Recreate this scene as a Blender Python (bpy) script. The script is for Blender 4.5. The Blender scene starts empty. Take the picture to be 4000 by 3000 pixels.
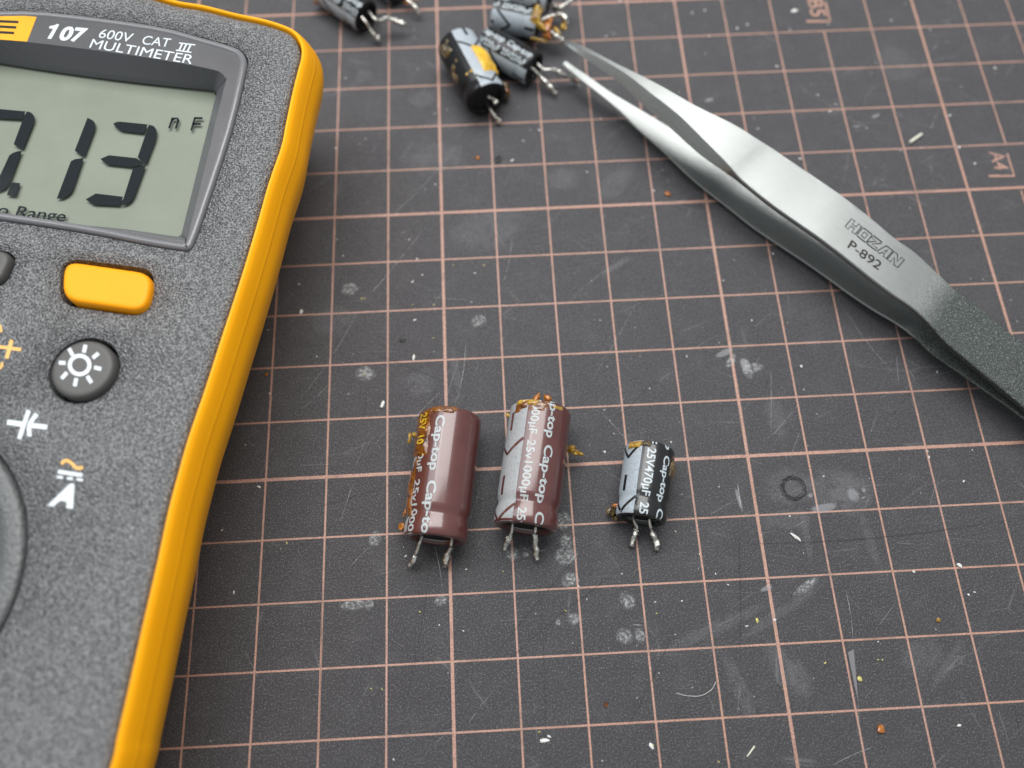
import bpy, bmesh, math, random
import numpy as np
from mathutils import Matrix, Vector, noise
random.seed(7); rng = np.random.default_rng(7)
S = bpy.context.scene
COL = S.collection
S.unit_settings.system = 'METRIC'; S.unit_settings.scale_length = 0.01   # one unit = one centimetre
PI = math.pi
# ------------------------------------------------------------------ camera
FPX = 3207.9
CR = np.array([[0.99868, -0.0513, 0.0002], [-0.04764, -0.9303, -0.3636], [0.0188, 0.36311, -0.93155]])
CC = np.array([0.8761, -3.6496, 13.1979])
def _rod(w):
    w = np.array(w); t = np.linalg.norm(w); k = w/t
    K = np.array([[0, -k[2], k[1]], [k[2], 0, -k[0]], [-k[1], k[0], 0]])
    return np.eye(3)+math.sin(t)*K+(1-math.cos(t))*K@K
CR = _rod([2.769, -0.0711, 0.0136])
cam = bpy.data.cameras.new('camera'); camo = bpy.data.objects.new('camera', cam); COL.objects.link(camo)
M = Matrix.Identity(4)
for r in range(3):
    M[r][0] = CR[0][r]; M[r][1] = -CR[1][r]; M[r][2] = -CR[2][r]; M[r][3] = CC[r]
camo.matrix_world = M
cam.sensor_width = 36; cam.lens = FPX/4000*36; cam.clip_start = 0.1; cam.clip_end = 1000
cam.dof.use_dof = True; cam.dof.focus_distance = 12.9; cam.dof.aperture_fstop = 0.105
S.camera = camo
# ------------------------------------------------------------------ world, lamps, exposure
W = bpy.data.worlds.new('World'); S.world = W; W.use_nodes = True
W.node_tree.nodes['Background'].inputs[0].default_value = (.93, .97, 1, 1)
W.node_tree.nodes['Background'].inputs[1].default_value = 0.44
def area(name, loc, target, sx, sy, power, col):
    l = bpy.data.lights.new(name, 'AREA'); l.shape = 'RECTANGLE'; l.size = sx; l.size_y = sy; l.energy = power; l.color = col
    o = bpy.data.objects.new(name, l); COL.objects.link(o); o.location = loc
    o.rotation_euler = (Vector(target)-Vector(loc)).to_track_quat('-Z', 'Y').to_euler()
    return o
area('ceiling_lamp', (2, 24, 52), (1, 3, 0), 46, 34, 37000, (1, .985, .965))
area('second_lamp', (-30, 17, 48), (-4, 0, 0), 24, 28, 9000, (.93, .965, 1.0))
S.view_settings.view_transform = 'Standard'; S.view_settings.look = 'None'; S.view_settings.exposure = 0; S.view_settings.gamma = 1
# ------------------------------------------------------------------ helpers
def at(u, v, z=0.0):
    "photo ray through pixel (u, v) met with the level z: a measured point of the place"
    d = np.array([(u-2000)/FPX, (v-1500)/FPX, 1.0])@CR
    p = CC+d*(z-CC[2])/d[2]
    return (float(p[0]), float(p[1]), z)
def mesh(name, verts, faces, mat=None, parent=None, smooth=False, uvs=None, mats=None):
    me = bpy.data.meshes.new(name); me.from_pydata([tuple(map(float, v)) for v in verts], [], faces)
    me.validate(); me.update()
    if smooth: me.polygons.foreach_set('use_smooth', [True]*len(me.polygons))
    o = bpy.data.objects.new(name, me); COL.objects.link(o)
    if mat: me.materials.append(mat)
    if uvs is not None:
        uv = me.uv_layers.new(name='UVMap')
        for l in me.loops: uv.data[l.index].uv = uvs[l.vertex_index]
    if parent: o.parent = parent
    return o
def tag(o, label=None, cat=None, group=None, kind=None):
    for k, v in (('label', label), ('category', cat), ('group', group), ('kind', kind)):
        if v: o[k] = v
    return o
def empty(name, loc, rz=0):
    o = bpy.data.objects.new(name, None); COL.objects.link(o); o.location = loc; o.rotation_euler = (0, 0, rz); o.empty_display_size = .2
    return o
def world_parent(o, p):
    "parent o, whose mesh is in world coordinates, under an unrotated empty p"
    o.parent = p; o.matrix_parent_inverse = Matrix.Translation(-Vector(p.location)); return o
class MB:
    def __init__(s): s.v = []; s.f = []
    def add(s, vs, fs):
        b = len(s.v); s.v += [tuple(map(float, v)) for v in vs]; s.f += [tuple(i+b for i in f) for f in fs]
    def build(s, name, mat, parent=None, smooth=False): return mesh(name, s.v, s.f, mat, parent, smooth)
_txt = {}
def text_geo(txt, bold=0.0, shear=0.0, res=6):
    key = (txt, bold, shear)
    if key in _txt: return _txt[key]
    c = bpy.data.curves.new('t', 'FONT'); c.body = txt; c.offset = bold; c.shear = shear; c.resolution_u = res
    o = bpy.data.objects.new('t', c); COL.objects.link(o)
    bpy.context.view_layer.update()
    me = o.evaluated_get(bpy.context.evaluated_depsgraph_get()).to_mesh()
    v = np.array([x.co[:2] for x in me.vertices]); f = [tuple(p.vertices) for p in me.polygons]
    bpy.data.objects.remove(o); bpy.data.curves.remove(c)
    _txt[key] = (v, f); return v, f
def put_text(mb, txt, bl, br, tl, z, bold=0.0, shear=0.0, y01=None):
    "text whose bounding box fills the parallelogram given by three measured corners"
    v, f = text_geo(txt, bold, shear)
    lo = v.min(0); hi = v.max(0)
    if y01: lo[1], hi[1] = y01
    n = (v-lo)/(hi-lo)
    B, R, T = (np.array(at(*q, z)) for q in (bl, br, tl))
    mb.add([B+(R-B)*a+(T-B)*b for a, b in n], f)
def stroke(mb, pts, w, z, closed=False):
    "ribbon of pixel width w along measured points"
    P = [np.array(p, float) for p in pts]; n = len(P); L = []; Rr = []
    for i in range(n):
        a = P[(i-1) % n] if (i > 0 or closed) else P[i]; b = P[(i+1) % n] if (i < n-1 or closed) else P[i]
        d = (b-a)/np.linalg.norm(b-a); q = np.array([-d[1], d[0]])*w/2
        L.append(at(*(P[i]+q), z)); Rr.append(at(*(P[i]-q), z))
    fs = [(i, (i+1) % n, n+(i+1) % n, n+i) for i in range(n if closed else n-1)]
    mb.add(L+Rr, fs)
def poly(mb, pts, z, k=1.0, ox=0, oy=0):
    vs = [at(ox+x*k, oy+y*k, z) for x, y in pts]; mb.add(vs, [tuple(range(len(vs)))])
def ribbon(mb, pts, w, z):
    "flat ribbon in the ground plane, world coordinates; w may vary"
    P = [np.array(p[:2], float) for p in pts]; n = len(P); L = []; R = []
    for i in range(n):
        d = P[min(i+1, n-1)]-P[max(i-1, 0)]; d /= np.linalg.norm(d)+1e-9; q = np.array([-d[1], d[0]])*(w[i] if hasattr(w, '__len__') else w)/2
        L.append((*(P[i]+q), z)); R.append((*(P[i]-q), z))
    mb.add(L+R, [(i, i+1, n+i+1, n+i) for i in range(n-1)])
def catmull(pts, k=6, closed=False):
    P = [np.array(p, float) for p in pts]; n = len(P); out = []
    for i in range(n if closed else n-1):
        g = lambda j: P[j % n] if closed else P[max(0, min(n-1, j))]
        a, b, c, d = g(i-1), g(i), g(i+1), g(i+2)
        for t in np.linspace(0, 1, k, endpoint=False):
            out.append(.5*((2*b)+(-a+c)*t+(2*a-5*b+4*c-d)*t*t+(-a+3*b-3*c+d)*t**3))
    if not closed: out.append(P[-1])
    return out
def tube(mb, pts, rad, seg=10, lump=0.0, seed=0):
    P = [np.array(p, float) for p in pts]; n = len(P); vs = []; up = np.array([.13, .21, 1.])
    for i in range(n):
        d = P[min(i+1, n-1)]-P[max(i-1, 0)]; d /= np.linalg.norm(d)+1e-9
        a = np.cross(d, up); a /= np.linalg.norm(a)+1e-9; b = np.cross(d, a)
        for s in range(seg):
            t = 2*PI*s/seg; r = rad[i] if hasattr(rad, '__len__') else rad
            o = math.cos(t)*a+math.sin(t)*b
            if lump: r *= 1+lump*noise.noise(Vector(P[i]*14+o*1.2+seed*7.1))
            vs.append(P[i]+o*r)
    fs = [(i*seg+s, i*seg+(s+1) % seg, (i+1)*seg+(s+1) % seg, (i+1)*seg+s) for i in range(n-1) for s in range(seg)]
    fs += [tuple(range(seg-1, -1, -1)), tuple((n-1)*seg+s for s in range(seg))]
    mb.add(vs, fs)
def shard(mb, c, size, seed, flat=.5, sub=2):
    bm = bmesh.new(); bmesh.ops.create_icosphere(bm, subdivisions=sub, radius=1)
    r = random.Random(seed); sx, sy, sz = size; a = r.uniform(0, PI)
    vs = []
    for v in bm.verts:
        k = 1+.55*noise.noise(v.co*1.6+Vector((seed*3.3, 0, 0)))+.25*noise.noise(v.co*4+Vector((0, seed*2.1, 0)))
        x, y, z = v.co.x*sx*k, v.co.y*sy*k, v.co.z*sz*k
        vs.append((c[0]+x*math.cos(a)-y*math.sin(a), c[1]+x*math.sin(a)+y*math.cos(a), c[2]+z))
    mb.add(vs, [tuple(v.index for v in f.verts) for f in bm.faces]); bm.free()
# ------------------------------------------------------------------ materials
class NT:
    def __init__(s, name):
        s.m = bpy.data.materials.new(name); s.m.use_nodes = True; s.t = s.m.node_tree; s.n = s.t.nodes; s.b = s.n['Principled BSDF']; s.out = s.n['Material Output']
    def node(s, typ, **kw):
        x = s.n.new(typ)
        for k, v in kw.items():
            if k[0] == '_': x.inputs[int(k[1:])].default_value = v
            else: setattr(x, k, v)
        return x
    def link(s, a, b): s.t.links.new(a, b)
    def set(s, **kw):
        for k, v in kw.items(): s.b.inputs[k.replace('_', ' ')].default_value = v
    def coord(s, kind='Object', scale=None):
        c = s.node('ShaderNodeTexCoord').outputs[kind]
        if scale is not None:
            mp = s.node('ShaderNodeMapping'); mp.inputs['Scale'].default_value = scale; s.link(c, mp.inputs[0]); return mp.outputs[0]
        return c
    def noise(s, vec, scale, detail=2, rough=.5):
        x = s.node('ShaderNodeTexNoise'); x.inputs['Scale'].default_value = scale; x.inputs['Detail'].default_value = detail; x.inputs['Roughness'].default_value = rough
        s.link(vec, x.inputs['Vector']); return x.outputs['Fac']
    def ramp(s, fac, stops):
        x = s.node('ShaderNodeValToRGB'); e = x.color_ramp.elements
        while len(e) < len(stops): e.new(.5)
        for i, (p, c) in enumerate(stops):
            e[i].position = p; e[i].color = (*c, 1) if hasattr(c, '__len__') else (c, c, c, 1)
        s.link(fac, x.inputs[0]); return x.outputs[0]
    def math(s, op, a, b=None, clamp=False):
        x = s.node('ShaderNodeMath', operation=op, use_clamp=clamp)
        for i, q in enumerate((a, b)):
            if q is None: continue
            if isinstance(q, (int, float)): x.inputs[i].default_value = q
            else: s.link(q, x.inputs[i])
        return x.outputs[0]
    def mix(s, fac, a, b):
        x = s.node('ShaderNodeMix', data_type='RGBA')
        for i, q in ((0, fac), (6, a), (7, b)):
            if isinstance(q, (int, float)): x.inputs[i].default_value = q
            elif isinstance(q, tuple): x.inputs[i].default_value = (*q, 1)
            else: s.link(q, x.inputs[i])
        return x.outputs[2]
    def bump(s, h, strength, dist=.01, prev=None):
        x = s.node('ShaderNodeBump'); x.inputs['Strength'].default_value = strength; x.inputs['Distance'].default_value = dist
        s.link(h, x.inputs['Height'])
        if prev: s.link(prev, x.inputs['Normal'])
        s.link(x.outputs[0], s.b.inputs['Normal']); return x.outputs[0]
def simple(name, col, rough=.5, metal=0, bump=None, var=None, spec=.5, **kw):
    t = NT(name); t.set(Base_Color=(*col, 1), Roughness=rough, Metallic=metal); t.b.inputs['Specular IOR Level'].default_value = spec
    c = t.coord()
    if var:
        f = t.noise(c, var[0], 4); t.link(t.mix(t.ramp(f, [(.3, 0), (.7, 1)]), tuple(x*(1-var[1]) for x in col), tuple(min(1, x*(1+var[1])) for x in col)), t.b.inputs['Base Color'])
    if bump: t.bump(t.noise(c, bump[0], 3, .6), bump[1], bump[2])
    for k, v in kw.items(): t.b.inputs[k.replace('_', ' ')].default_value = v
    return t.m
# mat
t = NT('cutting mat rubber'); c = t.coord()
big = t.noise(c, .35, 4, .6); mid = t.noise(c, 2.2, 5, .65); fine = t.noise(c, 40, 4, .85)
base = t.mix(t.ramp(big, [(.35, 0), (.65, 1)]), (.032, .030, .036), (.036, .035, .039))
base = t.mix(t.math('MULTIPLY', t.ramp(mid, [(.5, 0), (.78, 1)]), .35), base, (.085, .085, .09))
base = t.mix(t.math('MULTIPLY', t.ramp(fine, [(.53, 0), (.62, 1)]), .70), base, (.24, .235, .242))
scr = t.node('ShaderNodeTexVoronoi', feature='DISTANCE_TO_EDGE'); scr.inputs['Scale'].default_value = .55
wob = t.node('ShaderNodeMapping'); wob.inputs['Rotation'].default_value = (0, 0, .7); wob.inputs['Scale'].default_value = (1, 3.4, 1); t.link(c, wob.inputs[0]); t.link(wob.outputs[0], scr.inputs['Vector'])
line = t.math('MULTIPLY', t.ramp(scr.outputs['Distance'], [(0, 1), (.012, 0)]), t.ramp(t.noise(c, 1.1, 2), [(.52, 0), (.66, 1)]))
base = t.mix(t.math('MULTIPLY', line, .35), base, (.24, .24, .25))
t.link(base, t.b.inputs['Base Color']); t.set(Roughness=.52); t.b.inputs['Specular IOR Level'].default_value = .6
t.link(t.ramp(fine, [(.35, .56), (.75, .34)]), t.b.inputs['Roughness'])
t.bump(fine, 1.0, .016)
M_MAT = t.m
t = NT('salmon print'); c = t.coord()
t.link(t.mix(t.ramp(t.noise(c, 30, 4, .7), [(.38, 0), (.60, 1)]), (.30, .18, .15), t.mix(t.ramp(t.noise(c, .6, 2), [(.35, 0), (.65, 1)]), (.49, .285, .225), (.50, .275, .19))), t.b.inputs['Base Color'])
lc = t.b.inputs['Base Color'].links[0].from_socket
t.link(t.mix(t.ramp(t.noise(c, 1.3, 5, .7), [(.50, 0), (.72, .6)]), lc, (.13, .085, .075)), t.b.inputs['Base Color'])
t.set(Roughness=.55); t.bump(t.noise(c, 40, 2), .5, .012); M_LINE = t.m
def dirt(name, col, amount, sc=22, dens=.5, rough=.6):
    "dried residue: noise-broken alpha fading at the patch's own rim (UV radius)"
    t = NT(name); c = t.coord('Object'); uv = t.coord('UV')
    ln = t.node('ShaderNodeVectorMath', operation='LENGTH'); mp = t.node('ShaderNodeMapping'); mp.inputs['Location'].default_value = (-.5, -.5, 0); t.link(uv, mp.inputs[0]); t.link(mp.outputs[0], ln.inputs[0])
    rad = t.math('ADD', ln.outputs['Value'], t.math('MULTIPLY', t.math('SUBTRACT', t.noise(c, 5, 3), .5), .32))
    edge = t.ramp(rad, [(.28, 1), (.46, 0)])
    g = t.ramp(t.noise(c, sc, 4, .75), [(dens, 0), (dens+.14, 1)])
    a = t.math('MULTIPLY', t.math('MULTIPLY', edge, t.math('ADD', t.math('MULTIPLY', g, .85), .15)), amount)
    t.link(a, t.b.inputs['Alpha']); t.set(Base_Color=(*col, 1), Roughness=rough); return t.m
M_RES = dirt('chalky residue', (.62, .64, .64), .45, 17, .47)
M_HAZE = dirt('thin smear', (.62, .63, .66), .048, 6, .36)
M_SMEAR = dirt('dried glue film', (.50, .51, .54), .30, 4, .30)
M_SCR = simple('pale scratch', (.30, .30, .31), .5)
M_CUT = simple('knife cut', (.008, .008, .009), .7)
M_DUST = simple('white dust', (.68, .69, .66), .5)
M_PLASTBIT = simple('off-white plastic', (.66, .66, .55), .35)
M_GREENBIT = simple('yellow flux flake', (.55, .50, .16), .4)
# metals
def tin(name, sc, st):
    t = NT(name); c = t.coord(); t.set(Metallic=1, Roughness=.26)
    t.link(t.mix(t.ramp(t.noise(c, 9, 4), [(.35, 0), (.65, 1)]), (.45, .44, .40), (.80, .79, .74)), t.b.inputs['Base Color'])
    t.link(t.ramp(t.noise(c, 14, 2), [(.3, .18), (.7, .42)]), t.b.inputs['Roughness']); t.bump(t.noise(c, sc, 3, .7), st, .02); return t.m
M_LEAD = tin('tinned wire', 20, .25); M_SOLDER = tin('lumpy solder', 17, .9)
t = NT('brushed steel'); uv = t.coord('UV'); c = t.coord()
mp = t.node('ShaderNodeMapping'); mp.inputs['Scale'].default_value = (1.2, 60, 1); t.link(uv, mp.inputs[0])
br = t.noise(mp.outputs[0], 2.2, 4, .65)
sep = t.node('ShaderNodeSeparateXYZ'); t.link(uv, sep.inputs[0])
wob = t.math('ADD', sep.outputs[0], t.math('MULTIPLY', t.math('SUBTRACT', t.noise(c, 1.6, 4), .5), .25))
blast = t.ramp(t.math('MULTIPLY', wob, .1), [(.775, 0), (.800, .30), (.850, 1)])
gr = t.noise(c, 40, 3, .7)
steel = t.mix(br, (.25, .265, .26), (.37, .387, .38))
t.link(t.mix(blast, steel, t.mix(t.ramp(gr, [(.50, 0), (.68, 1)]), (.085, .096, .090), (.30, .33, .315))), t.b.inputs['Base Color'])
t.set(Metallic=.95); t.link(t.math('ADD', t.math('MULTIPLY', blast, .06), t.math('ADD', .25, t.math('MULTIPLY', br, .14))), t.b.inputs['Roughness'])
b1 = t.bump(br, .22, .012); b2 = t.node('ShaderNodeBump'); b2.inputs['Distance'].default_value = .025; t.link(t.math('MULTIPLY', blast, .85), b2.inputs['Strength']); t.link(gr, b2.inputs['Height']); t.link(b1, b2.inputs['Normal']); t.link(b2.outputs[0], t.b.inputs['Normal'])
M_STEEL = t.m
M_ENGR = simple('engraved line', (.018, .018, .015), .7)
# meter
def grain(name, col, rough, sc, st, dist=.02, hi=None):
    t = NT(name); c = t.coord(); v = t.node('ShaderNodeTexVoronoi', feature='SMOOTH_F1'); v.inputs['Scale'].default_value = sc; v.inputs['Randomness'].default_value = 1
    t.link(c, v.inputs['Vector']); n = t.noise(c, sc*1.3, 2, .6)
    h = t.math('ADD', v.outputs['Distance'], n)
    t.set(Base_Color=(*col, 1), Roughness=rough)
    if hi: t.link(t.mix(t.ramp(n, [(.42, 0), (.64, 1)]), col, hi), t.b.inputs['Base Color'])
    t.bump(h, st, dist); return t.m
M_FACE = grain('textured grey plastic', (.074, .078, .082), .31, 34, 1.0, .036, (.36, .365, .37))
M_TRIM = simple('satin dark plastic', (.17, .17, .18), .13, bump=(30, .15, .01))
M_PANEL = simple('dark printed panel', (.085, .085, .09), .3, bump=(60, .5, .01))
M_BEZEL = simple('grey bezel slope', (.12, .122, .135), .38, bump=(50, .3, .01))
M_BLACKGAP = simple('black gap', (.006, .006, .006), .7)
M_BTN = simple('black rubber key', (.085, .083, .080), .55, bump=(40, .12, .01))
M_YEL = simple('yellow rubber', (1.0, .415, .001), .45, var=(1.2, .03), bump=(45, .2, .008), spec=.28)
M_YBTN = simple('orange yellow key', (1.0, .37, .001), .5, var=(2, .03), spec=.28)
M_INK = simple('white ink', (.70, .76, .80), .5); M_OINK = simple('orange ink', (.85, .46, .12), .5); M_YINK = simple('yellow badge ink', (.90, .42, .004), .45)
M_LCD = simple('liquid crystal glass', (.215, .243, .19), .5, var=(1.1, .05), bump=(30, .1, .005)); M_SEG = simple('dark segment', (.012, .017, .020), .6, spec=.1)
t = NT('clear lens'); t.set(Base_Color=(.02, .02, .02, 1), Roughness=.06, Alpha=.055); t.link(t.ramp(t.noise(t.coord(), 1.4, 4, .7), [(.4, .04), (.8, .12)]), t.b.inputs['Alpha']); M_LENS = t.m
# capacitors
def sleeve(name, col, col2, rough):
    t = NT(name); c = t.coord()
    t.link(t.mix(t.ramp(t.noise(c, 2.5, 4), [(.3, 0), (.7, 1)]), col, col2), t.b.inputs['Base Color'])
    t.set(Roughness=rough); t.b.inputs['Specular IOR Level'].default_value = .35; t.b.inputs['Coat Weight'].default_value = 1 if col[0] > .05 else .55; t.b.inputs['Coat Roughness'].default_value = .12
    n1 = t.bump(t.noise(c, 3.2, 2), .10, .05); t.bump(t.noise(c, 30, 3), .10, .006, n1); return t.m
M_BROWN = sleeve('brown heat-shrink', (.092, .029, .027), (.114, .038, .035), .34)
M_BLACK = sleeve('black heat-shrink', (.010, .011, .012), (.017, .018, .019), .30)
def inkm(name, col):
    t = NT(name); c = t.coord(); t.link(t.mix(t.ramp(t.noise(c, 26, 3, .7), [(.33, 0), (.5, 1)]), tuple(x*.72 for x in col), col), t.b.inputs['Base Color'])
    t.set(Roughness=.38); t.bump(t.noise(c, 24, 3), .15, .008); return t.m
M_BLACKFAR = simple('dull black heat-shrink', (.009, .010, .011), .34, spec=.18, Coat_Weight=.25, Coat_Roughness=.15, bump=(5, .25, .03))
M_STRIPE = inkm('grey stripe ink', (.36, .38, .395)); M_STRIPEB = inkm('pale blue stripe ink', (.37, .42, .465)); M_LET = inkm('silver lettering ink', (.43, .47, .48)); M_LETB = inkm('bluish lettering ink', (.50, .57, .61))
M_GLET = simple('lettering stained amber by glue', (.55, .36, .03), .15, var=(14, .6), Coat_Weight=1.0)
M_BUNG = simple('black rubber bung', (.006, .006, .006), .6); M_ALU = simple('aluminium can', (.7, .7, .7), .3, 1)
def resin(name, a, b, tr=.35, rough=.12):
    t = NT(name); c = t.coord(); t.link(t.mix(t.ramp(t.noise(c, 8, 4, .65), [(.32, 0), (.6, 1)]), a, b), t.b.inputs['Base Color'])
    t.set(Roughness=rough); t.b.inputs['Transmission Weight'].default_value = tr; t.b.inputs['IOR'].default_value = 1.45; t.b.inputs['Coat Weight'].default_value = 1; t.b.inputs['Coat Roughness'].default_value = .05
    t.bump(t.noise(c, 13, 4, .7), .9, .03); return t.m
M_AMBER = resin('amber glue', (.030, .006, .0005), (.26, .080, .001), .12, .06); M_GOLD = resin('golden glue', (.22, .085, .003), (.60, .37, .03), .2, .12)
M_DARKGLUE = resin('charred glue', (.010, .008, .004), (.16, .10, .02), .1, .18); M_ORANGE = resin('orange glue', (.42, .10, .004), (.72, .26, .01), .4)
M_STAIN = simple('yellow glue stain', (.72, .42, .02), .28, var=(5, .35), bump=(12, .4, .02), Coat_Weight=.4)

# ================================================================== cutting mat
vs = []; nx = 24
mat = mesh('cutting_mat', [(-22, -16, 0), (26, -16, 0), (26, 26, 0), (-22, 26, 0), (-22, -16, -.3), (26, -16, -.3), (26, 26, -.3), (-22, 26, -.3)],
           [(0, 1, 2, 3), (7, 6, 5, 4), (0, 4, 5, 1), (1, 5, 6, 2), (2, 6, 7, 3), (3, 7, 4, 0)], M_MAT)
tag(mat, 'dark grey cutting mat printed with a salmon centimetre grid under everything', 'cutting mat')
table = mesh('table_top', [(-60, -50, -.31), (60, -50, -.31), (60, 60, -.31), (-60, 60, -.31)], [(0, 1, 2, 3)], simple('table', (.12, .11, .10), .5)); tag(table, kind='structure')
g = MB()
def gl(x0, y0, x1, y1, w, z):
    n = max(2, int(max(abs(x1-x0), abs(y1-y0))*2))
    ribbon(g, [(x0+(x1-x0)*k/n, y0+(y1-y0)*k/n) for k in range(n+1)], w, z)
for i in range(-20, 25):
    w = .052 if i % 5 == 0 else .031; z = .0030 if i % 5 == 0 else .0024
    if i == 8: gl(i, -15, i, 9, w, z)
    elif i == 11: gl(i, -15, i, 4.93, w, z); gl(i, 6, i, 25, w, z)
    else: gl(i, -15, i, 25, w, z)
for j in range(-14, 25):
    w = .056 if j % 5 == 0 else .030
    gl(-21, j, 25, j, w, .0018 if j % 5 else .0038)
tag(g.build('grid_lines', M_LINE, mat), kind='stuff')
g = MB()
put_text(g, 'B5', (3152, 0-2), (3168, 64), (3212, -3), .003, .01)
stroke(g, [(3224, 8), (3243, 83), (3150, 83)], 9, .003)
put_text(g, 'A4', (3862, 592), (3886, 664), (3918, 590), .003, .01)
stroke(g, [(3934, 600), (3962, 687), (3862, 687)], 9, .003)
tag(g.build('paper_size_marks', M_LINE, mat), kind='stuff')
def patch(mb, uvs, c, rx, ry, a, z):
    n = 20; ca, sa = math.cos(a), math.sin(a); vs = [(c[0], c[1], z)]; uvs.append((.5, .5))
    for k in range(n):
        t = 2*PI*k/n; x, y = rx*math.cos(t), ry*math.sin(t)
        vs.append((c[0]+x*ca-y*sa, c[1]+x*sa+y*ca, z)); uvs.append((.5+.5*math.cos(t), .5+.5*math.sin(t)))
    mb.add(vs, [(0, 1+k, 1+(k+1) % n) for k in range(n)])
def patches(name, mt, L, z0):
    mb = MB(); uv = []
    for k, (u, v, rx, ry, a) in enumerate(L): patch(mb, uv, at(u, v), rx, ry, a, z0+k*.00012)
    o = mesh(name, mb.v, mb.f, mt, mat, uvs=uv); tag(o, kind='stuff'); return o
patches('residue_spots', M_RES, [(2208, 2115, .13, .13, 0), (2210, 2170, .22, .17, .1), (2200, 2035, .17, .17, 0), (2228, 2265, .16, .15, 0), (2243, 2418, .13, .12, 0), (2000, 2165, .12, .14, 0),
    (2055, 2165, .06, .06, 0), (2180, 2430, .06, .07, .3), (2450, 2345, .14, .18, .4), (2440, 2485, .18, .14, 0), (2500, 2480, .10, .12, 0), (1380, 2362, .25, .10, 0), (1440, 2360, .1, .1, 0), (1723, 2345, .14, .1, .1),
    (1465, 2105, .12, .14, 0), (1870, 1255, .17, .14, 0), (3150, 2290, .3, .08, .5), (1365, 1130, .17, .16, 0), (1430, 1460, .2, .16, 0), (2855, 1410, .2, .08, .9), (2940, 1440, .22, .12, .2), (2915, 1440, .1, .25, .2)], .0062)
patches('thin_smears', M_HAZE, [(3250, 1910, .62, .42, .2), (3330, 1930, .5, .42, .9), (3080, 1900, .5, .4, 0), (3050, 2600, .5, .22, 1.9), (3120, 2640, .4, .2, 1.9), (3080, 2030, .5, .2, 0), (2800, 2450, 1.2, .12, .35), (3050, 2390, 1.0, .10, .5),
    (3700, 2600, .6, .1, .8), (3400, 2120, .1, .6, .1), (3150, 2100, .08, .5, 0), (2890, 2690, .15, .7, .3), (1700, 620, .7, .5, 0), (1650, 390, .35, .25, .3), (1420, 300, .25, .2, .3), (2200, 700, .4, .3, .2), (3500, 250, .5, .6, .3), (1900, 900, .9, .5, .2),
    (3600, 2560, .4, .3, .3), (1300, 1250, .5, .4, 0), (2400, 720, .6, .3, .8), (3900, 1500, .5, .4, 0), (3030, 1630, .2, .5, .1), (1640, 1500, .3, .3, 0), (1780, 1450, .1, .5, .1)], .0100)
patches('glue_films', M_SMEAR, [(2912, 1430, .10, .16, .2), (2830, 1380, .22, .07, .4), (3332, 1935, .12, .14, 0), (3215, 1985, .3, .08, .1), (2885, 1950, .04, .24, .15), (3420, 455, .12, .05, .4), (3345, 495, .1, .03, 0), (2770, 392, .12, .06, .3), (3165, 1937, .05, .05, 0), (2990, 2300, .13, .05, .3), (3372, 1915, .05, .06, 0), (3370, 1945, .06, .02, .3)], .0140)
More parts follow.
